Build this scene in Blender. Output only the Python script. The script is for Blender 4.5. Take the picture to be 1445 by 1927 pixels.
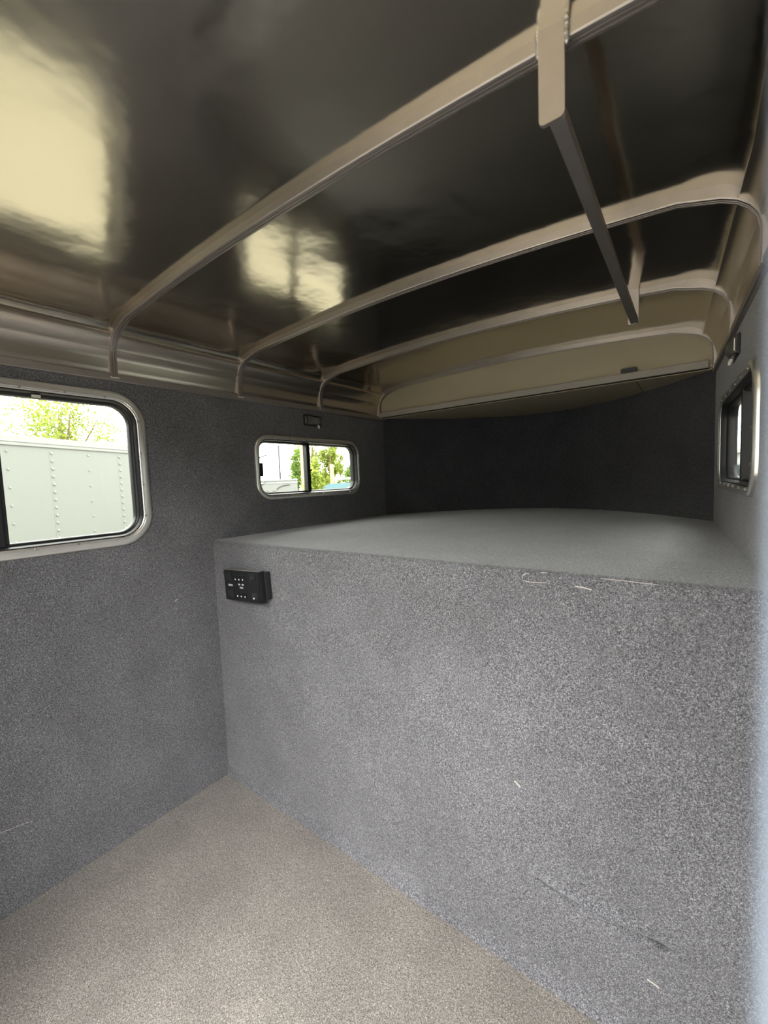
import bpy, bmesh, math, random
from mathutils import Vector, Matrix, noise
from mathutils.geometry import tessellate_polygon

random.seed(7)
for o in list(bpy.data.objects):
    bpy.data.objects.remove(o, do_unlink=True)
scene = bpy.context.scene
COL = scene.collection

# ------------------------------------------------------------------ camera, sky, exposure
cam_d = bpy.data.cameras.new('camera')
cam_d.sensor_fit = 'HORIZONTAL'; cam_d.sensor_width = 36.0
cam_d.lens = 790.63 / 1445 * 36.0
cam_d.clip_start = 0.004; cam_d.clip_end = 500
cam_d.dof.use_dof = True; cam_d.dof.focus_distance = 1.7; cam_d.dof.aperture_fstop = 5.0
cam = bpy.data.objects.new('camera', cam_d); COL.objects.link(cam)
r3 = Vector((0.80023213, 0.59837627, -0.0396785)); u3 = Vector((-0.01234229, 0.08258453, 0.99650763)); f3 = Vector((-0.59956335, 0.7969477, -0.07347213))
M = Matrix((r3, u3, -f3)).transposed().to_4x4(); M.translation = Vector((1.8708, 0.0, 1.4311))
cam.matrix_world = M
scene.camera = cam

world = bpy.data.worlds.new('overcast_sky'); scene.world = world; world.use_nodes = True
SKY = 19.0
bg = world.node_tree.nodes['Background']
bg.inputs[0].default_value = (1.0, 0.99, 0.97, 1); bg.inputs[1].default_value = SKY

scene.view_settings.view_transform = 'Standard'; scene.view_settings.look = 'None'
scene.view_settings.gamma = 1.0; scene.view_settings.use_curve_mapping = False
scene.view_settings.exposure = 0.22

def portal(loc, rot, sx, sy):
    l = bpy.data.lights.new('daylight_portal', 'AREA'); l.shape = 'RECTANGLE'; l.size = sx; l.size_y = sy
    l.cycles.is_portal = True
    o = bpy.data.objects.new('daylight_portal', l); COL.objects.link(o); o.location = loc; o.rotation_euler = rot
portal((1.335, -0.24, 1.01), (math.radians(-90), 0, 0), 1.27, 2.02)      # open doorway behind the camera
portal((-0.06, 0.362, 1.52), (0, math.radians(-90), 0), 0.52, 0.86)
portal((-0.06, 1.797, 1.53), (0, math.radians(-90), 0), 0.28, 0.76)
portal((2.03, 1.797, 1.53), (0, math.radians(90), 0), 0.28, 0.76)

# ------------------------------------------------------------------ dimensions (metres)
RISER = 1.1076; BEDZ = 1.1795; ZT = 1.889; BACK = -0.16; FRONT = 2.4699; DOOR0, DOOR1, DOORZ = 0.70, 1.97, 2.02
RIBS = [0.7316, 1.3043, 1.8745, 2.4699]
GROUND = -0.45
def XR(y):
    if y < 1.1: return 2.0
    return 2.0 - 0.052 * (y - 1.1)
def ribz(u): return 2.1 - 0.0451 * u * u

# ------------------------------------------------------------------ materials
def newmat(name):
    m = bpy.data.materials.new(name); m.use_nodes = True
    nt = m.node_tree; b = nt.nodes['Principled BSDF']
    return m, nt, b
def mat(name, col, rough=0.5, metal=0.0, spec=0.5, bump=None, var=None):
    m, nt, b = newmat(name)
    b.inputs['Base Color'].default_value = (*col, 1); b.inputs['Roughness'].default_value = rough
    b.inputs['Metallic'].default_value = metal; b.inputs['Specular IOR Level'].default_value = spec
    tc = nt.nodes.new('ShaderNodeTexCoord')
    if var:
        sc, amt = var
        n = nt.nodes.new('ShaderNodeTexNoise'); n.inputs['Scale'].default_value = sc; n.inputs['Detail'].default_value = 5
        nt.links.new(tc.outputs['Object'], n.inputs['Vector'])
        mx = nt.nodes.new('ShaderNodeMix'); mx.data_type = 'RGBA'
        mx.inputs['A'].default_value = (*[c * (1 - amt) for c in col], 1); mx.inputs['B'].default_value = (*[min(1, c * (1 + amt)) for c in col], 1)
        nt.links.new(n.outputs['Fac'], mx.inputs['Factor']); nt.links.new(mx.outputs['Result'], b.inputs['Base Color'])
    if bump:
        sc, st, di = bump
        n = nt.nodes.new('ShaderNodeTexNoise'); n.inputs['Scale'].default_value = sc; n.inputs['Detail'].default_value = 3
        nt.links.new(tc.outputs['Object'], n.inputs['Vector'])
        bp = nt.nodes.new('ShaderNodeBump'); bp.inputs['Strength'].default_value = st; bp.inputs['Distance'].default_value = di
        nt.links.new(n.outputs['Fac'], bp.inputs['Height']); nt.links.new(bp.outputs['Normal'], b.inputs['Normal'])
    return m

def carpet(name, dark, mid, light, sheen=0.32):
    """heathered needle-punch carpet: dark, mid and pale fibres mixed"""
    m, nt, b = newmat(name)
    b.inputs['Roughness'].default_value = 0.95; b.inputs['Specular IOR Level'].default_value = 0.1
    b.inputs['Sheen Weight'].default_value = sheen; b.inputs['Sheen Roughness'].default_value = 0.45
    tc = nt.nodes.new('ShaderNodeTexCoord')
    mp = nt.nodes.new('ShaderNodeMapping'); mp.inputs['Scale'].default_value = (1, 1, 1)
    nt.links.new(tc.outputs['Object'], mp.inputs['Vector'])
    n1 = nt.nodes.new('ShaderNodeTexNoise'); n1.inputs['Scale'].default_value = 250; n1.inputs['Detail'].default_value = 2.5; n1.inputs['Roughness'].default_value = 0.75; n1.inputs['Distortion'].default_value = 1.2
    n2 = nt.nodes.new('ShaderNodeTexNoise'); n2.inputs['Scale'].default_value = 620; n2.inputs['Detail'].default_value = 1.5
    n3 = nt.nodes.new('ShaderNodeTexNoise'); n3.inputs['Scale'].default_value = 5; n3.inputs['Detail'].default_value = 4
    for n in (n1, n2, n3): nt.links.new(mp.outputs[0], n.inputs['Vector'])
    a = nt.nodes.new('ShaderNodeMath'); a.operation = 'MULTIPLY_ADD'; a.inputs[1].default_value = 0.45
    nt.links.new(n2.outputs['Fac'], a.inputs[0])
    sc = nt.nodes.new('ShaderNodeMath'); sc.operation = 'MULTIPLY'; sc.inputs[1].default_value = 0.55
    nt.links.new(n1.outputs['Fac'], sc.inputs[0]); nt.links.new(sc.outputs[0], a.inputs[2])
    rp = nt.nodes.new('ShaderNodeValToRGB'); e = rp.color_ramp.elements
    e[0].position = 0.36; e[0].color = (*dark, 1); e[1].position = 0.64; e[1].color = (*light, 1)
    k = rp.color_ramp.elements.new(0.5); k.color = (*mid, 1)
    nt.links.new(a.outputs[0], rp.inputs['Fac'])
    r2 = nt.nodes.new('ShaderNodeMapRange'); r2.inputs['From Min'].default_value = 0.3; r2.inputs['From Max'].default_value = 0.7
    r2.inputs['To Min'].default_value = 0.88; r2.inputs['To Max'].default_value = 1.1
    nt.links.new(n3.outputs['Fac'], r2.inputs['Value'])
    mx = nt.nodes.new('ShaderNodeVectorMath'); mx.operation = 'SCALE'
    nt.links.new(rp.outputs['Color'], mx.inputs[0]); nt.links.new(r2.outputs['Result'], mx.inputs['Scale'])
    nt.links.new(mx.outputs[0], b.inputs['Base Color'])
    bp = nt.nodes.new('ShaderNodeBump'); bp.inputs['Strength'].default_value = 0.6; bp.inputs['Distance'].default_value = 0.002
    nt.links.new(n1.outputs['Fac'], bp.inputs['Height']); nt.links.new(bp.outputs['Normal'], b.inputs['Normal'])
    return m

CARPET = carpet('grey_carpet', (0.024, 0.024, 0.028), (0.110, 0.110, 0.119), (0.40, 0.40, 0.415))
FLOORC = carpet('floor_carpet', (0.038, 0.034, 0.030), (0.160, 0.146, 0.130), (0.50, 0.46, 0.415))

def with_crease_shade(src, name):  # paints the shade of the crease into the carpet colour as a dark line
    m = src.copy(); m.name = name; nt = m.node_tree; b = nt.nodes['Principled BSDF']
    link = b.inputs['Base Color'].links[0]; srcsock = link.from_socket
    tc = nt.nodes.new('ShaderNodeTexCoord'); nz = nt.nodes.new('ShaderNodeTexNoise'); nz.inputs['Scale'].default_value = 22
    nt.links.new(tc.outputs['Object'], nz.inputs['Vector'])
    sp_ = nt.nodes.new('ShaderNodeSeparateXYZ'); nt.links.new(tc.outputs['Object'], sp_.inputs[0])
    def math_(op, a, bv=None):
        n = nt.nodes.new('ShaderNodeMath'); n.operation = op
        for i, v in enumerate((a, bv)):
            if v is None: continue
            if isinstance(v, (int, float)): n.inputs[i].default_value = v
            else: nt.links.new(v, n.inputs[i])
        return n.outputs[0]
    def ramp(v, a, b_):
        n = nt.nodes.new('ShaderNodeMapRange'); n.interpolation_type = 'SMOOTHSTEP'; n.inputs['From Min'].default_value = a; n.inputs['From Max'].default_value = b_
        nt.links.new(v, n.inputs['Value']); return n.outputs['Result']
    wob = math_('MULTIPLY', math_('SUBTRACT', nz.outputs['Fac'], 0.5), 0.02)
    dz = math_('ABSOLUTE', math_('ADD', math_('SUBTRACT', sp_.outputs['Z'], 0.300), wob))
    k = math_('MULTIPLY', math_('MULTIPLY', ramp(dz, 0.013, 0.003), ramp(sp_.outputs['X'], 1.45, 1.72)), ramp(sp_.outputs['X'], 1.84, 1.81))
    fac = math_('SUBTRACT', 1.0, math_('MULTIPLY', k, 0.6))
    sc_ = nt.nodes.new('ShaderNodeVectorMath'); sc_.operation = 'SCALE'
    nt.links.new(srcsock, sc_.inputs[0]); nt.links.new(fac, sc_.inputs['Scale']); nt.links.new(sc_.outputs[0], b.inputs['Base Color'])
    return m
CREASE_SHADED = with_crease_shade(CARPET, 'grey_carpet_with_crease_shade')
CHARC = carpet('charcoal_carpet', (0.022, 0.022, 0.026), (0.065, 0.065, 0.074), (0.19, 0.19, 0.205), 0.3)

def sheet_metal(name, col, rough):
    m, nt, b = newmat(name)
    b.inputs['Base Color'].default_value = (*col, 1); b.inputs['Metallic'].default_value = 1.0
    tc = nt.nodes.new('ShaderNodeTexCoord')
    n = nt.nodes.new('ShaderNodeTexNoise'); n.inputs['Scale'].default_value = 3.0; n.inputs['Detail'].default_value = 6
    nt.links.new(tc.outputs['Object'], n.inputs['Vector'])
    r = nt.nodes.new('ShaderNodeMapRange'); r.inputs['To Min'].default_value = rough * 0.75; r.inputs['To Max'].default_value = rough * 1.3
    nt.links.new(n.outputs['Fac'], r.inputs['Value']); nt.links.new(r.outputs['Result'], b.inputs['Roughness'])
    # small dings of thin sheet
    v = nt.nodes.new('ShaderNodeTexNoise'); v.inputs['Scale'].default_value = 11.0; v.inputs['Detail'].default_value = 2
    nt.links.new(tc.outputs['Object'], v.inputs['Vector'])
    bp = nt.nodes.new('ShaderNodeBump'); bp.inputs['Strength'].default_value = 0.25; bp.inputs['Distance'].default_value = 0.004
    nt.links.new(v.outputs['Fac'], bp.inputs['Height']); nt.links.new(bp.outputs['Normal'], b.inputs['Normal'])
    return m
CEIL = sheet_metal('polished_sheet_aluminium', (0.60, 0.55, 0.455), 0.145)
COVE = mat('satin_cove_aluminium', (0.70, 0.625, 0.53), 0.27, 1.0, var=(3, 0.05))
ALU = mat('mill_aluminium', (0.47, 0.435, 0.415), 0.48, 1.0, bump=(180, 0.12, 0.001), var=(30, 0.08))
RINGM = mat('window_ring_aluminium', (0.92, 0.90, 0.86), 0.30, 0.85, bump=(120, 0.06, 0.001))
BEIGE = mat('beige_paint', (0.50, 0.44, 0.31), 0.55, 0.0, 0.4, bump=(14, 0.1, 0.006), var=(6, 0.06))
BLACK = mat('black_frame', (0.012, 0.012, 0.014), 0.42, bump=(200, 0.05, 0.001))
RUBBER = mat('black_rubber', (0.015, 0.015, 0.016), 0.7, bump=(200, 0.1, 0.001))
DARKP = mat('dark_plastic', (0.010, 0.012, 0.014), 0.3, bump=(300, 0.03, 0.0005))
GREYP = mat('grey_print', (0.45, 0.47, 0.47), 0.5, var=(100, 0.05))
WHITEP = mat('white_plastic', (0.82, 0.80, 0.75), 0.4, var=(60, 0.04))
LENS = mat('ribbed_lens_plastic', (0.085, 0.082, 0.07), 0.2, bump=(60, 0.1, 0.002))
REDP = mat('red_plastic', (0.45, 0.02, 0.02), 0.4, var=(60, 0.1))
THREAD = mat('pale_thread', (0.52, 0.48, 0.42), 0.9, var=(200, 0.1))

def glass(name, tint):
    m = bpy.data.materials.new(name); m.use_nodes = True; nt = m.node_tree; nt.nodes.clear()
    out = nt.nodes.new('ShaderNodeOutputMaterial'); t = nt.nodes.new('ShaderNodeBsdfTransparent'); t.inputs[0].default_value = (*tint, 1)
    g = nt.nodes.new('ShaderNodeBsdfGlossy'); g.inputs['Roughness'].default_value = 0.02; g.inputs['Color'].default_value = (0.9, 0.9, 0.9, 1)
    fr = nt.nodes.new('ShaderNodeFresnel'); fr.inputs['IOR'].default_value = 1.12
    mx = nt.nodes.new('ShaderNodeMixShader')
    nt.links.new(fr.outputs[0], mx.inputs[0]); nt.links.new(t.outputs[0], mx.inputs[1]); nt.links.new(g.outputs[0], mx.inputs[2]); nt.links.new(mx.outputs[0], out.inputs[0])
    return m
GLASS = glass('tinted_window_glass', (0.455, 0.475, 0.44))

# ------------------------------------------------------------------ helpers
def mesh_obj(name, bm, m, parent=None, smooth=False, flip_check=True, sharp=40):
    if flip_check: bmesh.ops.recalc_face_normals(bm, faces=bm.faces[:])
    me = bpy.data.meshes.new(name); bm.to_mesh(me); bm.free()
    me.materials.append(m)
    if smooth:
        for p in me.polygons: p.use_smooth = True
        try: me.set_sharp_from_angle(angle=math.radians(sharp))
        except Exception: pass
    o = bpy.data.objects.new(name, me); COL.objects.link(o)
    if parent: o.parent = parent
    return o
def tag(o, label=None, cat=None, group=None, kind=None):
    if label: o['label'] = label
    if cat: o['category'] = cat
    if group: o['group'] = group
    if kind: o['kind'] = kind
    return o
def struct(o): o['kind'] = 'structure'; return o
def empty(name, loc=(0, 0, 0), rz=0):
    o = bpy.data.objects.new(name, None); COL.objects.link(o); o.location = loc; o.rotation_euler = (0, 0, rz); o.empty_display_size = 0.1
    return o
def box(bm, x0, x1, y0, y1, z0, z1, bev=0.0, f=None):
    r = bmesh.ops.create_cube(bm, size=1.0)
    for v in r['verts']:
        v.co = Vector((x0 + (v.co.x + .5) * (x1 - x0), y0 + (v.co.y + .5) * (y1 - y0), z0 + (v.co.z + .5) * (z1 - z0)))
    vs = r['verts']
    if bev:
        es = list({e for v in vs for e in v.link_edges})
        bmesh.ops.bevel(bm, geom=es, offset=bev, segments=2, affect='EDGES', profile=0.6)
    if f:
        for v in bm.verts: v.co = Vector(f(*v.co))
    return bm
def grid(fn, nu, nv, bm=None):
    bm = bm or bmesh.new()
    rows = [[bm.verts.new(fn(i / nu, j / nv)) for j in range(nv + 1)] for i in range(nu + 1)]
    for i in range(nu):
        for j in range(nv):
            bm.faces.new((rows[i][j], rows[i + 1][j], rows[i + 1][j + 1], rows[i][j + 1]))
    return bm
def loft(bm, loops, closed_loop=True, close_ends=False, closed_path=False):
    vs = [[bm.verts.new(p) for p in l] for l in loops]
    n = len(vs[0]); m = len(vs)
    for i in range(m if closed_path else m - 1):
        a, b = vs[i], vs[(i + 1) % m]
        for j in range(n if closed_loop else n - 1):
            k = (j + 1) % n
            bm.faces.new((a[j], a[k], b[k], b[j]))
    if close_ends:
        bm.faces.new(vs[0]); bm.faces.new(list(reversed(vs[-1])))
    return bm
def tube(bm, pts, r, n=8, close=True):
    pts = [Vector(p) for p in pts]; loops = []
    for i, p in enumerate(pts):
        t = (pts[min(i + 1, len(pts) - 1)] - pts[max(i - 1, 0)]).normalized()
        a = t.cross(Vector((0.13, 0.31, 0.94))).normalized(); b = t.cross(a)
        rr = r[i] if isinstance(r, (list, tuple)) else r
        loops.append([p + (a * math.cos(k * 2 * math.pi / n) + b * math.sin(k * 2 * math.pi / n)) * rr for k in range(n)])
    return loft(bm, loops, close_ends=close)
def rrect(y0, y1, z0, z1, r, inset=0.0, seg=10):
    y0 += inset; y1 -= inset; z0 += inset; z1 -= inset; r = max(r - inset, 0.006)
    pts = []
    for cy, cz, a0 in ((y1 - r, z0 + r, -90), (y1 - r, z1 - r, 0), (y0 + r, z1 - r, 90), (y0 + r, z0 + r, 180)):
        for k in range(seg + 1):
            a = math.radians(a0 + 90 * k / seg); pts.append((cy + r * math.cos(a), cz + r * math.sin(a)))
    return pts
def slab(bm, outer, holes, fmap, depth):
    """flat panel in (a,b) with holes; fmap(a,b,d) -> xyz, thickness depth"""
    polys = [[Vector((a, b, 0)) for a, b in outer]] + [[Vector((a, b, 0)) for a, b in h] for h in holes]
    flat = [p for l in polys for p in l]
    tris = tessellate_polygon(polys)
    fr = [bm.verts.new(fmap(p.x, p.y, 0.0)) for p in flat]; bk = [bm.verts.new(fmap(p.x, p.y, depth)) for p in flat]
    for t in tris:
        try:
            bm.faces.new([fr[i] for i in t]); bm.faces.new([bk[i] for i in reversed(t)])
        except ValueError: pass
    k = 0
    for l in polys:
        n = len(l)
        for i in range(n):
            a, b = k + i, k + (i + 1) % n
            bm.faces.new((fr[a], fr[b], bk[b], bk[a]))
        k += n
    return bm

# ------------------------------------------------------------------ shell of the trailer
BIGW = (-0.10, 0.836, 1.213, 1.828, 0.125)
SMALLW = (1.374, 2.222, 1.352, 1.707, 0.095)
L_map = lambda y, z, d: (-d, y, z)                        # left wall, d into the wall
R_map = lambda y, z, d: (XR(y) + d, y, z)                 # right wall
HOLE = 0.016
bm = bmesh.new()
slab(bm, [(BACK, -0.05), (2.56, -0.05), (2.56, 1.93), (BACK, 1.93)], [rrect(*BIGW, inset=HOLE), rrect(*SMALLW, inset=HOLE)], L_map, 0.045)
struct(mesh_obj('wall_left', bm, CARPET))
bm = bmesh.new()
slab(bm, [(BACK, -0.05), (1.1, -0.05), (1.1, 1.93), (BACK, 1.93)], [], R_map, 0.045)
slab(bm, [(1.1, -0.05), (2.56, -0.05), (2.56, 1.93), (1.1, 1.93)], [rrect(*SMALLW, inset=HOLE)], R_map, 0.045)
struct(mesh_obj('wall_right', bm, CARPET))
bm = slab(bmesh.new(), [(-0.04, -0.05), (DOOR0, -0.05), (DOOR0, DOORZ), (DOOR1, DOORZ), (DOOR1, -0.05), (2.04, -0.05), (2.04, 2.17), (-0.04, 2.17)], [], lambda a, b, d: (a, BACK - d, b), 0.05)
struct(mesh_obj('wall_rear', bm, CARPET))
bm = box(bmesh.new(), -0.03, 2.04, BACK - 0.04, RISER + 0.06, -0.06, 0.0)
struct(mesh_obj('floor', bm, FLOORC))

# rounded nose wall
NOSE_Y0 = 2.50
def nose(t):
    x = -0.01 + t * (XR(2.5) + 0.02); u = 2 * t - 1
    return x, NOSE_Y0 + 0.76 * (1 - abs(u) ** 1.9)
NN = 48
ins = [nose(i / NN) for i in range(NN + 1)]
bm = bmesh.new()
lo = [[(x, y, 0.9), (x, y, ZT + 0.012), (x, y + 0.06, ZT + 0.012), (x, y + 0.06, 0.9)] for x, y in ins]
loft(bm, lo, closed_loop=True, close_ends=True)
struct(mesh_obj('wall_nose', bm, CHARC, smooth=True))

# beige nose ceiling in two panels with a joint, and the D shaped bulkhead above the rail
def nose_panel(x0, x1, z0, z1, ys=-0.005):
    bm = bmesh.new(); n = 28; loops = []
    for i in range(n + 1):
        x = x0 + (x1 - x0) * i / n
        t = (x + 0.01) / (XR(2.5) + 0.02); y1 = nose(min(max(t, 0), 1))[1] + 0.03
        loops.append([(x, FRONT + ys, z0), (x, y1, z0), (x, y1, z1), (x, FRONT + ys, z1)])
    return loft(bm, loops, close_ends=True)
cn = struct(mesh_obj('ceiling_nose', nose_panel(-0.01, XR(2.5) + 0.01, ZT + 0.008, ZT + 0.04, 0.016), BLACK))
cn.parent = None
mesh_obj('ceiling_panel', nose_panel(-0.008, 1.602, ZT - 0.001, ZT + 0.009), BEIGE, cn)
mesh_obj('ceiling_panel', nose_panel(1.607, XR(2.5) + 0.008, ZT - 0.001, ZT + 0.009), BEIGE, cn)

W4 = XR(FRONT)
def rib_path(y, off=0.0, n=40):
    """points (x, z) of the underside of a roof rib, off = raised towards the roof"""
    w = XR(y); left = [(0.016, 1.880), (0.016, 1.93), (0.016, 1.965), (0.022, 1.992), (0.036, 2.014), (0.058, 2.033), (0.088, 2.047), (0.125, 2.057)]
    mid = []
    for i in range(n + 1):
        x = 0.17 + (w - 0.34) * i / n; mid.append((x, ribz((x - w / 2) / (w / 2))))
    pts = left + mid + [(w - a, b) for a, b in reversed(left)]
    if off:
        res = []
        for i, p in enumerate(pts):
            a = Vector(pts[max(i - 1, 0)]); b = Vector(pts[min(i + 1, len(pts) - 1)]); t = (b - a).normalized(); nrm = Vector((-t.y, t.x))
            res.append((p[0] + nrm.x * off, p[1] + nrm.y * off))
        return res
    return pts
bm = bmesh.new()
outline = rib_path(FRONT, 0.02)
def bulk(a, b, d): return (a, FRONT + 0.012 + d, b)
slab(bm, [(p[0], p[1]) for p in outline], [], bulk, 0.03)
struct(mesh_obj('wall_bulkhead', bm, BEIGE))

# roof sheet, cambered and a little wavy between the ribs
def ceil_z(x, y):
    w = XR(y); u = (x - w / 2) / (w / 2)
    dd = min(x, w - x)
    z = ribz(u) + 0.0225 - 0.041 * math.exp(-max(dd - 0.04, 0) / 0.028)
    d = min(abs(y - r) for r in (-1.56, -0.99, -0.415, 0.158, *RIBS)) / 0.29
    e = min(1.0, d)
    env = e * e * (3 - 2 * e)
    z += env * (0.0035 * noise.noise(Vector((x * 2.3, y * 2.1, 3.1))) + 0.0016 * noise.noise(Vector((x * 6.5, y * 5.5, 8.3))) + 0.0004 * noise.noise(Vector((x * 17, y * 15, 2.3))))
    return z
def cfn(s, t):
    y = BACK - 0.02 + t * (FRONT + 0.03 - BACK + 0.02); k = 0.5 - 0.5 * math.cos(math.pi * s); k = 0.5 * k + 0.5 * s; x = 0.042 + k * (XR(y) - 0.084)
    return (x, y, ceil_z(x, y))
struct(mesh_obj('ceiling', grid(cfn, 130, 320), CEIL, smooth=True))
# outer roof skin so that no daylight leaks in above the coves
def skin(s, t):
    y = BACK - 0.05 + t * (FRONT + 0.1 - BACK); w = XR(y); a = math.pi * s
    x = w / 2 - (w / 2 + 0.045) * math.copysign(abs(math.cos(a)) ** 0.35, math.cos(a)); z = 1.90 + 0.27 * abs(math.sin(a)) ** 0.5
    return (x, y, z)
struct(mesh_obj('roof_skin', grid(skin, 60, 12), ALU, smooth=True))

# coves: formed aluminium between wall and roof
COVEP = [(-0.004, 1.893), (0.0, 1.90), (0.0025, 1.920), (0.007, 1.950), (0.0135, 1.980), (0.0172, 1.983), (0.0190, 1.990), (0.0245, 2.005), (0.032, 2.019), (0.041, 2.030), (0.050, 2.0365), (0.055, 2.0385), (0.055, 2.043), (0.03, 2.06)]
def cove(right):
    bm = bmesh.new(); loops = []
    for y in (BACK - 0.02, 0, 1.1, 1.8, FRONT + 0.02):
        loops.append([((XR(y) - d) if right else d, y, z) for d, z in COVEP])
    return loft(bm, loops, closed_loop=False)
struct(mesh_obj('trim_1', cove(False), COVE, smooth=True))
struct(mesh_obj('trim_2', cove(True), COVE, smooth=True))
def rail(right):
    bm = bmesh.new(); loops = []
    prof = [(-0.003, 1.868), (0.010, 1.868), (0.013, 1.871), (0.013, 1.893), (0.011, 1.897), (-0.003, 1.899)]
    for y in (BACK, 0, 1.1, 1.8, FRONT + 0.06):
        loops.append([((XR(y) - d) if right else d, y, z) for d, z in prof])
    return loft(bm, loops, close_ends=True)
struct(mesh_obj('trim_3', rail(False), ALU)); struct(mesh_obj('trim_4', rail(True), ALU))
# straight rail across the bulkhead
bm = box(bmesh.new(), 0.02, W4 - 0.03, FRONT - 0.016, FRONT + 0.02, 1.886, 1.921, 0.003)
tr = struct(mesh_obj('trim_5', bm, mat('painted_rail', (0.42, 0.39, 0.345), 0.5, var=(12, 0.08))))
bm = box(bmesh.new(), 0.02, W4 - 0.03, FRONT - 0.012, FRONT + 0.01, 1.8830, 1.8865)
mesh_obj('rubber_gasket', bm, RUBBER, tr)

# slim post added close to the lens; its blur stands in for bluish haze
bm = bmesh.new()
box(bm, 1.930, 2.01, 0.050, 0.105, 0.0, 1.90, 0.003)
box(bm, 1.8762, 1.940, 0.0500, 0.0545, 0.0, 1.90, 0.001)
struct(mesh_obj('haze_post', bm, mat('blue_grey_haze_post', (0.12, 0.145, 0.18), 0.5, var=(9, 0.05))))
# door frame around the opening
bm = bmesh.new()
for x0, x1, z0, z1 in ((DOOR0 - 0.03, DOOR0 + 0.01, 0.0, DOORZ + 0.02), (DOOR1 - 0.01, DOOR1 + 0.03, 0.0, DOORZ + 0.02), (DOOR0 - 0.03, DOOR1 + 0.03, DOORZ - 0.01, DOORZ + 0.03), (DOOR0, DOOR1, -0.03, 0.008)):
    box(bm, x0, x1, BACK - 0.06, BACK + 0.012, z0, z1, 0.003)
struct(mesh_obj('trim_7', bm, RINGM))

# ------------------------------------------------------------------ bed platform
plat = empty('bed_platform', (XR(RISER) / 2, RISER, 0))
tag(plat, 'raised sleeping platform wrapped in heathered grey carpet at the rounded nose', 'bed platform')
RAD = 0.022
def crease(x, z):
    d = 0.0
    if 1.38 < x < 1.95:
        c = 0.300 + 0.006 * math.sin(x * 14) ; k = math.exp(-((x - 1.66) / 0.14) ** 4)
        d += k * (0.014 * math.exp(-((z - c - 0.02) / 0.012) ** 2) - 0.030 * math.exp(-((z - c) / 0.008) ** 2))
    return d
def riser_fn(s, t):
    x = s * (XR(RISER) + 0.002) - 0.001
    L = BEDZ - RAD; arc = RAD * math.pi / 2; tot = L + arc + 0.02
    q = t * tot
    w = 0.0022 * noise.noise(Vector((x * 3, q * 3, 1.2)))
    if q < L:
        # soft cove of the carpet at the floor
        cv = 0.014 * math.exp(-q / 0.018)
        return (x, RISER - w - crease(x, q) - cv, q - 0.002)
    if q < L + arc:
        a = (q - L) / RAD
        return (x, RISER + RAD - RAD * math.cos(a) - w, L + RAD * math.sin(a))
    return (x, RISER + RAD + (q - L - arc), BEDZ + 0.0004)
# dense rows only near the crease and the rounded edge
rows = sorted(set([round(i * 0.02, 4) for i in range(13)] + [round(0.26 + i * 0.002, 4) for i in range(36)] + [round(0.34 + i * 0.03, 4) for i in range(28)] + [round(1.155 + i * 0.0035, 4) for i in range(17)]))
TOT = (BEDZ - RAD) + RAD * math.pi / 2 + 0.02
rows = [r for r in rows if r < TOT] + [TOT]
bm = bmesh.new(); NX = 200
vv = [[bm.verts.new(riser_fn(i / NX, q / TOT)) for q in rows] for i in range(NX + 1)]
for i in range(NX):
    for j in range(len(rows) - 1): bm.faces.new((vv[i][j], vv[i + 1][j], vv[i + 1][j + 1], vv[i][j + 1]))
p = mesh_obj('front_panel', bm, CREASE_SHADED, smooth=True); p.parent = plat; p.matrix_parent_inverse = Matrix.Translation(-plat.location)
bm = bmesh.new()
pts = [(-0.005, RISER + RAD + 0.008)] + [(x, y + 0.004) for x, y in ins] + [(XR(RISER) + 0.005, RISER + RAD + 0.008)]
def bedmap(a, b, d): return (a, b, BEDZ - d)
slab(bm, pts, [], bedmap, 0.05)
p = mesh_obj('platform_top', bm, CARPET); p.parent = plat; p.matrix_parent_inverse = Matrix.Translation(-plat.location)

# ------------------------------------------------------------------ roof ribs
SEC = [(-0.0135, -0.034), (-0.0135, -0.003), (-0.0120, -0.0005), (-0.0085, 0), (-0.0060, 0), (-0.0052, -0.0032), (-0.0030, -0.0032), (-0.0022, 0), (0.0022, 0), (0.0030, -0.0032), (0.0052, -0.0032), (0.0060, 0), (0.0085, 0), (0.0120, -0.0005), (0.0135, -0.003), (0.0135, -0.034)]
def rib(y, label, group=None):
    path = rib_path(y); loops = []
    for i, pt in enumerate(path):
        a = Vector(path[max(i - 1, 0)]); b = Vector(path[min(i + 1, len(path) - 1)]); t = (b - a).normalized(); nrm = Vector((-t.y, t.x))
        loops.append([(pt[0] - nrm.x * sb, y + sa, pt[1] - nrm.y * sb) for sa, sb in SEC])
    o = mesh_obj('roof_rib', loft(bmesh.new(), loops, close_ends=True), ALU, smooth=True, sharp=28)
    tag(o, label, 'roof rib', group)
    wb = bmesh.new()
    for k in range(9):
        bmesh.ops.create_icosphere(wb, subdivisions=1, radius=0.003 + 0.0012 * random.random(), matrix=Matrix.Translation((0.018 + 0.002 * random.random(), y - 0.014 + k * 0.0035, 1.8795 + 0.002 * random.random())))
    mesh_obj('weld_bead', wb, RINGM, o, smooth=True)
    return o
rib(RIBS[0], 'aluminium roof rib carrying the hanging bar above the large side window')
rib(RIBS[1], 'aluminium roof rib crossing above the middle of the hanging bar')
rib(RIBS[2], 'aluminium roof rib where the hanging bar ends by the nose')
rib(RIBS[3], 'aluminium roof rib framing the beige bulkhead panel')
rib(0.158, 'plain aluminium roof rib just inside the open doorway')

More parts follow.
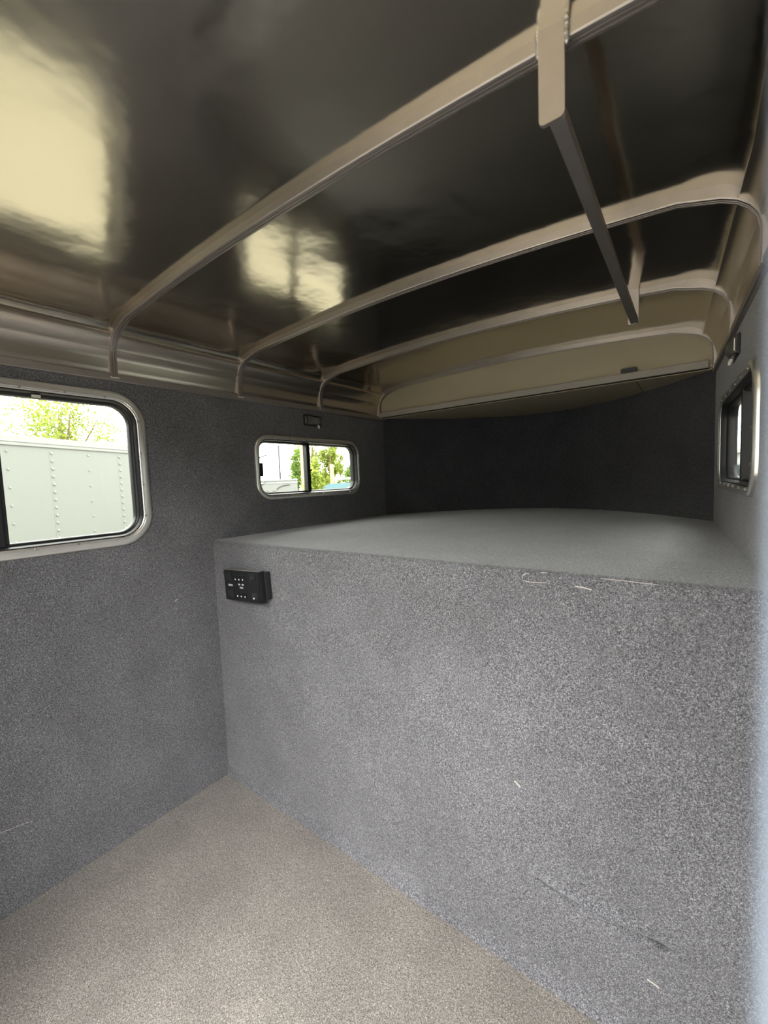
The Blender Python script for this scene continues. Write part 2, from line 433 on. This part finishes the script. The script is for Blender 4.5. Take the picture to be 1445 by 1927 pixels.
# ------------------------------------------------------------------ hanging bar
hb = empty('hanging_bar', (1.682, RIBS[0], 1.97))
tag(hb, 'flat aluminium hanging bar welded between roof ribs', 'hanging bar')
def hb_part(name, bm, m, smooth=False):
    o = mesh_obj(name, bm, m, hb, smooth); o.matrix_parent_inverse = Matrix.Translation(-hb.location); return o
def drop_plate(y0, y1, x0, x1, z0, z1, r):
    pts = [(x0, z1)]
    for cx, a0 in ((x0 + r, 180), (x1 - r, 270)):
        for k in range(7):
            a = math.radians(a0 + 90 * k / 6); pts.append((cx + r * math.cos(a), z0 + r + r * math.sin(a)))
    pts.append((x1, z1))
    return slab(bmesh.new(), pts, [], lambda a, b, d: (a, y0 + d, b), y1 - y0)
ya, yb = RIBS[0] - 0.0215, RIBS[2] - 0.0215
hb_part('drop_plate', drop_plate(ya, ya + 0.007, 1.6655, 1.7035, 1.966, 2.112, 0.008), ALU)
hb_part('drop_plate', drop_plate(yb, yb + 0.007, 1.6500, 1.6850, 1.974, 2.108, 0.008), ALU)
bm = bmesh.new()
def barpt(t): return (1.6915 + (1.671 - 1.6915) * t, ya + 0.005 + (yb + 0.004 - ya - 0.005) * t, 1.9665 + 0.009 * t)
loops = []
for t in [i / 12 for i in range(13)]:
    x, y, z = barpt(t); w = 0.0118
    loops.append([(x - w, y, z + 0.001), (x - w + 0.001, y, z), (x + w - 0.001, y, z), (x + w, y, z + 0.001), (x + w, y, z + 0.016), (x - w, y, z + 0.016)])
loft(bm, loops, close_ends=True)
hb_part('bar', bm, ALU)
wb = bmesh.new()
for k in range(16):
    bmesh.ops.create_icosphere(wb, subdivisions=1, radius=0.0038 + 0.0012 * random.random(), matrix=Matrix.Translation((1.7045 + 0.001 * random.random(), ya + 0.004, 2.07 + k * 0.0026)))
hb_part('weld_bead', wb, RINGM, True)
wb = bmesh.new()
for k in range(12):
    bmesh.ops.create_icosphere(wb, subdivisions=1, radius=0.003 + 0.001 * random.random(), matrix=Matrix.Translation((1.6645 - 0.001 * random.random(), ya + 0.004, 2.072 + k * 0.003)))
hb_part('weld_bead', wb, RINGM, True)

# ------------------------------------------------------------------ windows
def build_window(name, geo, fmap, ringw, blackw, mull, screws, latch=False, mullw=0.016):
    y0, y1, z0, z1, r = geo
    q = lambda y, z, h: fmap(y, z, -h)
    def ringmesh(prof, seg=12):
        loops = [[q(y, z, h) for y, z in rrect(y0, y1, z0, z1, r, inset=i, seg=seg)] for i, h in prof]
        return loft(bmesh.new(), loops)
    root = mesh_obj(name, ringmesh([(0, -0.004), (0, 0.006), (0.003, 0.010), (0.009, 0.0125), (ringw - 0.009, 0.0125), (ringw - 0.007, 0.0105), (ringw - 0.003, 0.0105), (ringw, 0.008), (ringw, -0.044)]), RINGM, smooth=True)
    struct(root)
    mesh_obj('window_frame', ringmesh([(ringw - 0.002, -0.044), (ringw - 0.002, 0.004), (ringw + 0.004, 0.006), (ringw + 0.007, 0.0), (ringw + 0.010, -0.012), (ringw + blackw - 0.004, -0.014), (ringw + blackw, -0.020), (ringw + blackw, -0.046)]), BLACK, root, smooth=True)
    gi = ringw + blackw - 0.004
    for half in (0, 1):
        gy0, gy1 = (y0 + gi, mull + 0.004) if half == 0 else (mull - 0.004, y1 - gi)
        dd = -0.030 if half == 0 else -0.037
        pts = [(min(max(y, gy0), gy1), z) for y, z in rrect(y0, y1, z0, z1, r, inset=gi, seg=10)]
        out = []
        for pnt in pts:
            if not out or (abs(pnt[0] - out[-1][0]) + abs(pnt[1] - out[-1][1])) > 1e-5: out.append(pnt)
        bm = bmesh.new(); bm.faces.new([bm.verts.new(q(y, z, dd)) for y, z in out])
        mesh_obj('window_pane', bm, GLASS, root)
    def wbox(ya, yb, za, zb, h0, h1, bev=0.0015):
        return box(bmesh.new(), ya, yb, za, zb, h0, h1, bev, f=lambda a, b, c: q(a, b, c))
    m1 = mesh_obj('mullion', wbox(mull - mullw, mull + mullw * 0.35, z0 + gi - 0.006, z1 - gi + 0.006, -0.044, -0.010), BLACK, root)
    mesh_obj('sash_stile', wbox(mull + mullw * 0.25, mull + mullw, z0 + gi - 0.006, z1 - gi + 0.006, -0.044, -0.020), BLACK, root)
    for sy, sz in screws:
        bm = bmesh.new(); c = Vector(q(sy, sz, 0.0105))
        bmesh.ops.create_icosphere(bm, subdivisions=2, radius=0.0042, matrix=Matrix.Translation(c))
        mesh_obj('screw', bm, ALU, root, smooth=True)
    if latch:
        la = (z0 + z1) / 2
        mesh_obj('latch', wbox(y0 + gi - 0.004, y0 + gi + 0.022, la - 0.048, la + 0.025, -0.032, -0.008, 0.003), BLACK, root)
        mesh_obj('latch', wbox(mull + mullw - 0.002, mull + mullw + 0.006, la - 0.02, la - 0.008, -0.03, -0.015, 0.002), BLACK, root)
    return root
def ring_screws(geo, ins, ny, nz):
    y0, y1, z0, z1, r = geo; res = []
    for i in range(ny):
        y = y0 + r + 0.02 + (y1 - y0 - 2 * r - 0.04) * i / (ny - 1); res += [(y, z0 + ins), (y, z1 - ins)]
    for i in range(nz):
        z = z0 + r * 0.9 + (z1 - z0 - 1.8 * r) * i / (nz - 1); res += [(y0 + ins, z), (y1 - ins, z)]
    return res
w1 = build_window('window_1', BIGW, L_map, 0.034, 0.020, 0.352, ring_screws(BIGW, 0.027, 6, 4), mullw=0.020)
w1['label'] = 'large sliding window with silver ring and rounded corners'
# red tab on the centre bar, white sliver on the upper track
bm = box(bmesh.new(), 0.338, 0.348, 1.505, 1.548, 0.006, 0.011, 0.001, f=lambda a, b, c: L_map(a, b, -c + 0.014))
mesh_obj('latch_tab', bm, REDP, w1)
bm = box(bmesh.new(), 0.468, 0.494, 1.774, 1.783, 0.0, 0.006, 0.001, f=lambda a, b, c: L_map(a, b, -c + 0.010))
mesh_obj('drain_clip', bm, WHITEP, w1)
build_window('window_2', SMALLW, L_map, 0.024, 0.018, 1.772, ring_screws(SMALLW, 0.018, 6, 3), latch=True, mullw=0.018)
build_window('window_3', SMALLW, R_map, 0.024, 0.018, 1.772, ring_screws(SMALLW, 0.018, 6, 3), latch=True, mullw=0.018)

# ------------------------------------------------------------------ small interior lights
def dome_light(fmap, yc, zc, label):
    q = lambda a, b, c: fmap(yc + a, zc + b, -c)
    root = empty('interior_light', fmap(yc, zc - 0.03, 0))
    tag(root, label, 'light')
    inv = Matrix.Translation(-Vector(root.location))
    def part(name, bm, m, s=False):
        o = mesh_obj(name, bm, m, root, s); o.matrix_parent_inverse = inv; return o
    part('base', box(bmesh.new(), -0.074, 0.074, -0.031, 0.031, -0.002, 0.008, 0.004, f=q), DARKP)
    bm = bmesh.new(); loops = []
    n = 37
    for i in range(n):
        a = -0.052 + 0.104 * i / (n - 1); e = 1 - (abs(a) / 0.056) ** 4; ridge = 0.004 if i % 4 < 2 else 0.0
        hh = (0.020 * e) + ridge
        loops.append([q(a, b, 0.006 + max(hh * math.sqrt(max(0, 1 - (b / 0.0275) ** 2)), 0.0)) for b in [(-0.0272 + 0.0544 * j / 10) for j in range(11)]])
    loft(bm, loops, closed_loop=False)
    part('lens', bm, LENS)
    for sgn in (-1, 1):
        part('end_cap', box(bmesh.new(), min(sgn * 0.053, sgn * 0.072), max(sgn * 0.053, sgn * 0.072), -0.028, 0.028, 0.006, 0.014, 0.004, f=q), LENS)
    bm = bmesh.new(); c = Vector(q(-0.066, 0.004, 0.012))
    box(bm, -0.069, -0.066, -0.02, 0.018, 0.012, 0.016, 0.001, f=q)
    part('bright_clip', bm, RINGM)
    bm = bmesh.new(); tube(bm, [q(0.036, -0.026, 0.010), q(0.036, -0.034, 0.014), q(0.036, -0.044, 0.016)], [0.006, 0.0065, 0.0045], 10)
    part('switch', bm, WHITEP, True)
    return root
dome_light(L_map, 1.807, 1.809, 'small ribbed lamp with a white switch above the paired-pane window and power panel')
dome_light(R_map, 1.80, 1.812, 'small ribbed lamp above the window seen edge-on')

# ------------------------------------------------------------------ power panel on the front of the platform
pp = empty('power_panel', (0.287, RISER, 0.931)); pp.rotation_euler = (0, math.radians(-3.2), 0)
tag(pp, 'black power and switch panel on the upper corner of the carpeted platform front', 'power panel')
def pbox(name, x0, x1, z0, z1, d0, d1, m, bev=0.0, parent=pp):
    bm = box(bmesh.new(), x0, x1, -d1, -d0, z0, z1, bev); return mesh_obj(name, bm, m, parent)
PW, PH = 0.133, 0.136
pbox('mounting_box', -0.120, PW + 0.010, 0.014, PH - 0.006, -0.001, 0.026, RUBBER, 0.003)
body = pbox('body', -PW, PW, 0.0, PH, 0.020, 0.046, DARKP, 0.004)
face = pbox('face_plate', -PW + 0.010, PW - 0.010, 0.008, PH - 0.010, 0.044, 0.0485, BLACK, 0.001)
pbox('lit_top_strip', -PW + 0.006, PW - 0.006, PH - 0.003, PH + 0.003, 0.018, 0.044, ALU, 0.001)  # pale strip standing in for light on the panel's top face
for (sx, sz) in ((-0.088, 0.108), (0.084, 0.108), (-0.083, 0.028), (0.092, 0.028)):
    o = pbox('outlet', sx - 0.021, sx + 0.021, sz - 0.017, sz + 0.017, 0.047, 0.0505, DARKP, 0.002)
    bm = bmesh.new()
    for a in (-1, 1): box(bm, sx + a * 0.007 - 0.0016, sx + a * 0.007 + 0.0016, -0.0510, -0.0500, sz - 0.004, sz + 0.008)
    box(bm, sx - 0.0185, sx + 0.0185, -0.0509, -0.0500, sz + 0.0135, sz + 0.0145); box(bm, sx - 0.0185, sx - 0.0175, -0.0509, -0.0500, sz - 0.0145, sz + 0.0145); box(bm, sx + 0.0175, sx + 0.0185, -0.0509, -0.0500, sz - 0.0145, sz + 0.0145)
    mesh_obj('outlet_slots', bm, LENS, o)
for row, z in ((0, 0.104), (1, 0.030)):
    for k in range(3):
        x = -0.036 + k * 0.027 + row * 0.006
        s = pbox('switch', x - 0.008, x + 0.008, z - 0.010, z + 0.012, 0.047, 0.052, DARKP, 0.002)
        bm = bmesh.new(); bmesh.ops.create_icosphere(bm, subdivisions=1, radius=0.0036, matrix=Matrix.Translation((x, -0.0515, z - 0.006)))
        mesh_obj('indicator', bm, WHITEP, s, True)
pbox('label_mark', -0.098, -0.066, 0.0655, 0.0735, 0.048, 0.0492, GREYP)
for (x0, x1, z0, z1) in ((-0.022, -0.009, 0.072, 0.079), (0.003, 0.017, 0.072, 0.079), (-0.013, 0.011, 0.058, 0.065)):
    pbox('label_mark', x0, x1, z0, z1, 0.048, 0.0495, GREYP, 0.0005)
bm = bmesh.new(); bmesh.ops.create_icosphere(bm, subdivisions=1, radius=0.004, matrix=Matrix.Translation((0.085, -0.0515, 0.022))); mesh_obj('indicator', bm, WHITEP, pp, True)
bm = bmesh.new(); tube(bm, [(-PW + 0.004, -0.024, 0.103), (-PW - 0.03, -0.020, 0.106), (-PW - 0.055, -0.010, 0.112), (-PW - 0.066, 0.006, 0.114)], 0.0042, 8)
mesh_obj('cord', bm, RUBBER, pp, True)

# small dark plate on the bulkhead
bm = box(bmesh.new(), 1.548, 1.616, FRONT - 0.019, FRONT + 0.015, 1.9215, 1.943, 0.002)
tag(mesh_obj('dark_plate', bm, BLACK), 'small dark rectangular plate above the metal rail of the beige bulkhead', 'plate')

# ------------------------------------------------------------------ threads caught in the carpet
def thread(pts, r=0.0013):
    bm = bmesh.new(); tube(bm, pts, r, 6); o = mesh_obj('lint_thread', bm, THREAD, None, True)
    return o
def ry(z): return RISER - 0.001
TLS = ['short thick pale thread on the platform front just below its top edge', 'curled hook-shaped pale thread near the top edge of the platform', 'faint straight pale thread just under the curled thread', 'tiny bright thread on the platform edge above the curled thread', 'long very thin pale thread lying along the platform edge']
for pts, r in (
    ([(1.626, 0, 1.150), (1.640, 0, 1.1495), (1.655, 0, 1.1475), (1.664, 0, 1.1455)], 0.0016),
    ([(1.493, 0, 1.156), (1.494, 0, 1.164), (1.502, 0, 1.169), (1.511, 0, 1.1695)], 0.0010),
    ([(1.503, 0, 1.148), (1.530, 0, 1.149), (1.556, 0, 1.151)], 0.0009),
    ([(1.540, 0, 1.1745), (1.549, 0, 1.175), (1.556, 0, 1.1752)], 0.0013),
    ([(1.682, 0, 1.1745), (1.740, 0, 1.174), (1.80, 0, 1.173)], 0.0007)):
    pp_ = []
    for x, _, z in pts:
        L = BEDZ - RAD
        y = RISER - 0.0012 if z < L else RISER + RAD - math.sqrt(max(RAD * RAD - (z - L) ** 2, 0)) - 0.0012
        pp_.append((x, y, z))
    tag(thread(pp_, r), TLS.pop(0), 'thread', 'threads near the platform edge')
tag(thread([(1.462, RISER - 0.001, 0.570), (1.470, RISER - 0.0015, 0.565), (1.478, RISER - 0.001, 0.559)], 0.0016), 'pale fluff in the middle of the carpeted platform front', 'fluff')
tag(thread([(0.0012, 0.905, 0.930), (0.0015, 0.912, 0.937), (0.0012, 0.917, 0.940)], 0.0016), 'tiny pale fluff on the wall carpet below the large window', 'fluff')

tag(thread([(1.784, RISER - 0.0016, 0.195), (1.797, RISER - 0.002, 0.194), (1.809, RISER - 0.0016, 0.190)], 0.0014), 'short pale thread low on the platform front below the painted crease shade', 'thread')
tag(thread([(0.0012, 0.262, 0.301), (0.0015, 0.31, 0.293), (0.0012, 0.348, 0.285)], 0.0005), 'faint pale thread on the left wall carpet close to the floor', 'thread')

# ------------------------------------------------------------------ outside
SAND = mat('tan_gravel', (0.165, 0.153, 0.120), 0.95, 0, 0.1, bump=(30, 0.4, 0.02), var=(1.5, 0.15))
bm = grid(lambda s, t: (-80 + 160 * s, -60 + 150 * t, GROUND), 8, 8)
struct(mesh_obj('ground', bm, SAND))
TRW = mat('white_trailer_paint', (0.11, 0.115, 0.105), 0.6, bump=(3, 0.05, 0.02), var=(4, 0.03))
TRR = mat('pale_trim_paint', (0.145, 0.148, 0.14), 0.6, var=(5, 0.03))
STEEL = mat('weathered_steel', (0.35, 0.34, 0.32), 0.5, 0.6, var=(10, 0.1))
TIRE = mat('tyre_rubber', (0.03, 0.03, 0.03), 0.85, bump=(40, 0.2, 0.01))
WOOD = mat('pole_wood', (0.42, 0.30, 0.15), 0.85, bump=(20, 0.3, 0.01), var=(8, 0.2))
BARK = mat('bark', (0.16, 0.11, 0.07), 0.9, bump=(20, 0.5, 0.02), var=(10, 0.2))
def leafmat(name, c1, c2):
    m = bpy.data.materials.new(name); m.use_nodes = True; nt = m.node_tree; b = nt.nodes['Principled BSDF']
    oi = nt.nodes.new('ShaderNodeNewGeometry'); rp = nt.nodes.new('ShaderNodeValToRGB')
    rp.color_ramp.elements[0].color = (*c1, 1); rp.color_ramp.elements[1].color = (*c2, 1)
    nt.links.new(oi.outputs['Random Per Island'], rp.inputs['Fac']); nt.links.new(rp.outputs['Color'], b.inputs['Base Color'])
    b.inputs['Roughness'].default_value = 0.6
    b.inputs['Transmission Weight'].default_value = 0.0
    tr = nt.nodes.new('ShaderNodeBsdfTranslucent'); nt.links.new(rp.outputs['Color'], tr.inputs['Color'])
    mx = nt.nodes.new('ShaderNodeMixShader'); mx.inputs[0].default_value = 0.45
    nt.links.new(b.outputs[0], mx.inputs[1]); nt.links.new(tr.outputs[0], mx.inputs[2])
    nt.links.new(mx.outputs[0], nt.nodes['Material Output'].inputs[0])
    return m
LEAF_Y = leafmat('sunny_leaves', (0.10, 0.15, 0.015), (0.31, 0.37, 0.05))
LEAF_G = leafmat('green_leaves', (0.06, 0.13, 0.02), (0.24, 0.33, 0.06))

# neighbouring box trailer
TE = Vector((-0.43, 0.9028, 0)); TN = Vector((-0.9028, -0.43, 0))      # along the side, away from us
nt_ = empty('box_trailer', (-6.9, 1.865, GROUND)); nt_.rotation_euler = (0, 0, math.atan2(TE.y, TE.x))
tag(nt_, 'white box trailer with riveted side panels parked beyond the large window', 'trailer')
def T(name, bm, m, parent=nt_, s=False): return mesh_obj(name, bm, m, parent, s)
S0, S1 = -5.2, 4.3; H = -GROUND
T('body', box(bmesh.new(), S0, S1, 0.0, 2.4, 0.45, 2.385 + H, 0.01), TRW)
T('roof_rail', box(bmesh.new(), S0 - 0.01, S1 + 0.01, -0.025, 0.03, 2.235 + H, 2.40 + H, 0.012), TRR)
T('roof_rail_lip', box(bmesh.new(), S0 - 0.01, S1 + 0.01, -0.035, 0.03, 2.29 + H, 2.325 + H, 0.008), TRR)
bm = bmesh.new()
def rivet(s, z, r): bmesh.ops.create_icosphere(bm, subdivisions=1, radius=r, matrix=Matrix.Translation((s, -0.002, z + H)) @ Matrix.Diagonal((1, 0.8, 1, 1)))
s = 0.648 - 1.46 * 4
k = 0
while s < S1 - 0.1:
    if s > S0 + 0.05:
        main = (k % 2 == 0)
        z = 2.14
        while z > 0.1:
            rivet(s, z, 0.030 if main else 0.022); z -= 0.135 if main else 0.29
    s += 0.73; k += 1
o = T('rivets', bm, TRR); o['kind'] = 'stuff'
s = 0.63 - 1.46 * 3
while s < S1 - 0.1:
    if s > S0 + 0.1: T('panel_seam', box(bmesh.new(), s - 0.03, s + 0.03, -0.002, 0.01, 0.5, 2.24 + H, 0.002), TRW)
    s += 1.46
def wheel(bm, s, y, z, r, w):
    bmesh.ops.create_cone(bm, cap_ends=True, segments=24, radius1=r, radius2=r, depth=w, matrix=Matrix.Translation((s, y, z)) @ Matrix.Rotation(math.pi / 2, 4, 'X'))
    es = [e for e in bm.edges if e.is_valid]
for s in (-1.2, -0.3):
    bm = bmesh.new(); wheel(bm, s, 0.14, 0.36, 0.36, 0.22); T('wheel', bm, TIRE)
    bm = bmesh.new(); wheel(bm, s, 2.26, 0.36, 0.36, 0.22); T('wheel', bm, TIRE)

# white trailer seen through the small window
t2 = empty('enclosed_trailer', (-8.6, 9.29, GROUND)); t2.rotation_euler = (0, 0, math.radians(50.6))
tag(t2, 'white enclosed trailer with arched dark trim lines seen through the small window', 'trailer')
T2 = lambda n, b, m, s=False: mesh_obj(n, b, m, t2, s)
T2('body', box(bmesh.new(), -3.6, 0.0, 0.0, 2.0, 0.35, 2.06, 0.05), TRR)
T2('roof_rail', box(bmesh.new(), -3.62, 0.02, -0.03, 0.04, 2.03, 2.06, 0.01), GREYP)
T2('roof_rail', box(bmesh.new(), -3.62, 0.02, -0.02, 0.04, 1.945, 1.965, 0.006), GREYP)
for pts in ([(-1.16, 1.87), (-1.09, 1.93), (-1.02, 1.965), (-0.94, 1.98)], [(-0.66, 1.75), (-0.58, 1.81), (-0.48, 1.85), (-0.36, 1.875), (-0.24, 1.88)]):
    bm = bmesh.new(); tube(bm, [(a, -0.010, b) for a, b in pts], 0.013, 6)
    T2('arched_trim', bm, TIRE, True)
rr = random.Random(3)
for i, cx in enumerate((-1.03, -0.97, -0.92, -0.77, -0.71, -0.65)):
    T2('lettering_mark', box(bmesh.new(), cx - 0.015, cx + 0.015, -0.006, 0.004, 1.645, 1.67 + 0.06 * rr.random()), TIRE)
for s in (-2.2, -1.4):
    bm = bmesh.new(); wheel(bm, s, 0.12, 0.33, 0.33, 0.2); T2('wheel', bm, TIRE)
    bm = bmesh.new(); wheel(bm, s, 1.88, 0.33, 0.33, 0.2); T2('wheel', bm, TIRE)

# pale blue vehicle with a roof rack
BLUE = mat('pale_blue_paint', (0.08, 0.15, 0.17), 0.35, var=(3, 0.04)); DGL = mat('vehicle_glass', (0.03, 0.04, 0.045), 0.1, var=(3, 0.1))
v = empty('blue_van', (-6.67, 8.43, GROUND)); v.rotation_euler = (0, 0, math.radians(43.6))
tag(v, 'pale blue van with a white roof rack seen through the small window', 'van')
V = lambda n, b, m, s=False: mesh_obj(n, b, m, v, s)
bm = bmesh.new()
prof = [(-0.05, 0.35), (-0.05, 1.0), (0.05, 1.74), (0.14, 1.84), (0.30, 1.875), (3.6, 1.875), (3.9, 1.8), (4.6, 1.15), (5.4, 1.0), (5.5, 0.4)]
loft(bm, [[(a, yy, b) for a, b in prof] for yy in (0.0, 1.85)], close_ends=True)
bmesh.ops.bevel(bm, geom=bm.edges[:], offset=0.05, segments=2, affect='EDGES')
V('body', bm, BLUE, True)
V('side_window', box(bmesh.new(), 0.3, 3.5, -0.008, 0.02, 1.12, 1.62, 0.01), DGL)
for k in range(6):
    V('rack_post', box(bmesh.new(), 0.42 + k * 0.5, 0.45 + k * 0.5, 0.16, 0.20, 1.84, 1.99, 0.004), WHITEP)
V('rack_rail', box(bmesh.new(), 0.40, 3.55, 0.155, 0.205, 1.985, 2.02, 0.006), WHITEP)
V('rack_rail', box(bmesh.new(), 0.40, 3.55, 1.62, 1.67, 1.985, 2.02, 0.006), WHITEP)
for k in range(6): V('rack_post', box(bmesh.new(), 0.42 + k * 0.5, 0.45 + k * 0.5, 1.625, 1.665, 1.84, 1.99, 0.004), WHITEP)
for s in (0.95, 4.4):
    for yy in (0.1, 1.75):
        bm = bmesh.new(); wheel(bm, s, yy, 0.35, 0.35, 0.22); V('wheel', bm, TIRE)

# poles and lamp post
DARKPOLE = mat('dark_pole_paint', (0.03, 0.028, 0.026), 0.7, var=(5, 0.1))
def pole(name, x, y, z1, r, m, label, cat, lean=0.0):
    bm = bmesh.new(); tube(bm, [(x, y, GROUND - 0.05), (x + lean * 0.5, y, (GROUND + z1) / 2), (x + lean, y, z1)], [r, r * 0.92, r * 0.8], 10)
    return tag(mesh_obj(name, bm, m, None, True), label, cat)
pole('utility_pole', -15.4, 15.8, 9.0, 0.13, WOOD, 'wooden utility pole standing beside the evergreen near the white enclosed trailer', 'pole')
pole('utility_pole', -13.65, 16.2, 2.42, 0.12, WOOD, 'short wooden post among the trees behind the blue van', 'post')
pole('flag_pole', -21.25, 19.0, 4.15, 0.075, DARKPOLE, 'thin dark metal pole rising behind the white enclosed trailer', 'pole')
lp = empty('lamp_post', (-22.35, 17.75, GROUND)); tag(lp, 'tall lamp post with a curved arm behind the white enclosed trailer', 'lamp post')
bm = bmesh.new(); tube(bm, [(0, 0, 0), (0, 0, 2.6), (0.02, 0.02, 3.2), (0.12, 0.12, 3.6), (0.32, 0.3, 3.85), (0.62, 0.55, 3.93)], [0.08, 0.075, 0.065, 0.06, 0.055, 0.05], 8)
mesh_obj('post', bm, DARKPOLE, lp, True)
bm = box(bmesh.new(), 0.52, 0.82, 0.5, 0.68, 3.90, 3.97, 0.02); mesh_obj('lamp_head', bm, DARKPOLE, lp)

# trees
def tree(name, x, y, h, rad, n, leaf, m, label, group=None, conifer=False, base=0.25, seed=1):
    rg = random.Random(seed)
    root = empty(name, (x, y, GROUND)); tag(root, label, 'tree', group)
    bm = bmesh.new(); tube(bm, [(0, 0, -0.05), (0.04, 0.02, h * 0.4), (0.0, 0.05, h * 0.9)], [0.02 * h + 0.05, 0.014 * h + 0.03, 0.015], 8)
    tr = mesh_obj('trunk', bm, BARK, root, True)
    if not conifer:
        for k in range(7):
            a = rg.uniform(0, 6.28); z0 = h * rg.uniform(0.3, 0.6); L = rad * rg.uniform(0.5, 0.9)
            bb = bmesh.new(); tube(bb, [(0, 0, z0), (math.cos(a) * L * .5, math.sin(a) * L * .5, z0 + h * 0.12), (math.cos(a) * L, math.sin(a) * L, z0 + h * 0.3)], [0.05, 0.035, 0.012], 6)
            mesh_obj('branch', bb, BARK, tr, True)
    clumps = []
    for k in range(46):
        a = rg.uniform(0, 6.28); q = rg.random() ** 0.6; zz = rg.uniform(base, 0.97)
        rr_ = rad * (1.05 - zz) * 1.1 if conifer else rad * math.sqrt(max(0.08, 1 - ((zz - 0.6) / 0.42) ** 2))
        clumps.append((math.cos(a) * rr_ * q, math.sin(a) * rr_ * q, zz * h, rad * rg.uniform(0.16, 0.34)))
    verts = []; faces = []
    for i in range(n):
        c = rg.choice(clumps)
        p_ = Vector((rg.gauss(c[0], c[3] * .6), rg.gauss(c[1], c[3] * .6), rg.gauss(c[2], c[3] * (.8 if not conifer else .5))))
        if p_.z < base * h * 0.7: continue
        d = Vector((rg.gauss(0, 1), rg.gauss(0, 1), rg.gauss(0.25, .7))).normalized(); w_ = d.cross(Vector((rg.gauss(0, 1), rg.gauss(0, 1), rg.gauss(0, 1)))).normalized()
        l_ = leaf * rg.uniform(0.7, 1.4); b_ = len(verts)
        verts += [p_, p_ + d * l_ * .5 + w_ * l_ * .26, p_ + d * l_, p_ + d * l_ * .5 - w_ * l_ * .26]; faces.append((b_, b_ + 1, b_ + 2, b_ + 3))
    me = bpy.data.meshes.new('foliage'); me.from_pydata([tuple(q_) for q_ in verts], [], faces); me.materials.append(m)
    f = bpy.data.objects.new('foliage', me); COL.objects.link(f); f.parent = root; f['kind'] = 'stuff'
    return root
tree('leafy_tree', -13.2, 4.35, 4.7, 1.55, 12500, 0.085, LEAF_Y, 'yellow-green leafy tree rising over the middle of the box trailer roof', seed=2, base=0.3)
tree('leafy_tree', -15.8, 3.1, 4.0, 0.7, 1600, 0.10, LEAF_Y, 'small yellow-green tree top just above the end of the box trailer roof', seed=5, base=0.3)
tree('evergreen_tree', -16.6, 16.35, 3.9, 0.85, 7000, 0.10, LEAF_G, 'narrow green evergreen beside the wooden utility pole', conifer=True, seed=9, base=0.1)
sp = [(-15.0, 17.4, 4.6, 0.85), (-13.6, 19.6, 5.2, 0.95), (-19.3, 20.2, 6.2, 1.2), (-16.0, 22.4, 6.6, 1.2), (-13.3, 14.5, 2.4, 0.6), (-11.8, 16.0, 2.7, 0.7)]
for i, (x, y, h, r_) in enumerate(sp):
    tree('bushy_tree', x, y, h, r_, 9000, 0.13, LEAF_G if i % 2 else LEAF_Y, ['bushy yellow-green tree in the row behind the blue van', 'bushy darker green tree in the row behind the blue van'][i % 2], ['yellow-green trees behind the blue van', 'darker green trees behind the blue van'][i % 2], seed=20 + i, base=0.12)

# far low building seen through the edge-on window
fb = empty('far_building', (3.0, 38.0, GROUND)); tag(fb, 'long low grey building far beyond the edge-on window', 'building')
GREYB = mat('grey_siding', (0.30, 0.32, 0.32), 0.8, var=(2, 0.08))
mesh_obj('wall', box(bmesh.new(), -9, 12, 0, 8, 0, 2.9, 0.02), GREYB, fb)
mesh_obj('roof', box(bmesh.new(), -9.4, 12.4, -0.4, 8.4, 2.85, 3.1, 0.02), STEEL, fb)
for k in range(7):
    w_ = mesh_obj('window', box(bmesh.new(), -8 + k * 2.8, -6.6 + k * 2.8, -0.04, 0.02, 1.1, 2.1, 0.02), TRR, fb)
    mesh_obj('pane', box(bmesh.new(), -7.9 + k * 2.8, -6.7 + k * 2.8, -0.05, 0.0, 1.2, 2.0), DGL, w_)

# unseen blocker added behind the doorway: it hides low sky from the interior
ws = empty('low_sky_blocker', (1.0, -4.6, GROUND)); tag(ws, 'unseen dark workshop shape added to block low sky at the doorway', 'building')
CLAD = mat('dark_cladding', (0.05, 0.05, 0.052), 0.7, bump=(6, 0.2, 0.02), var=(2, 0.1))
mesh_obj('wall', box(bmesh.new(), -9, 9, -6, 0, 0, 3.6, 0.02), CLAD, ws)
mesh_obj('roof', box(bmesh.new(), -9.4, 9.4, -6.4, 0.35, 3.6, 3.75, 0.02), CLAD, ws)
dr = mesh_obj('roller_door', box(bmesh.new(), -2.4, 0.9, -0.02, 0.04, 0.0, 2.9, 0.02), STEEL, ws)

# unseen trailer-shaped blocker added to cut sky light at the right window
st = empty('side_sky_blocker', (3.75, -1.5, GROUND)); tag(st, 'unseen tall grey trailer shape added to block sky light at the edge-on window', 'trailer')
mesh_obj('body', box(bmesh.new(), 0, 2.4, 0, 7.5, 0.45, 3.7, 0.03), GREYB, st)
mesh_obj('roof_rail', box(bmesh.new(), -0.03, 2.43, -0.03, 7.53, 3.6, 3.75, 0.02), STEEL, st)
for yy in (3.2, 4.1):
    for xx in (0.14, 2.26):
        bm = bmesh.new(); bmesh.ops.create_cone(bm, cap_ends=True, segments=24, radius1=0.36, radius2=0.36, depth=0.22, matrix=Matrix.Translation((xx, yy, 0.36)) @ Matrix.Rotation(math.pi / 2, 4, 'Y'))
        mesh_obj('wheel', bm, TIRE, st)
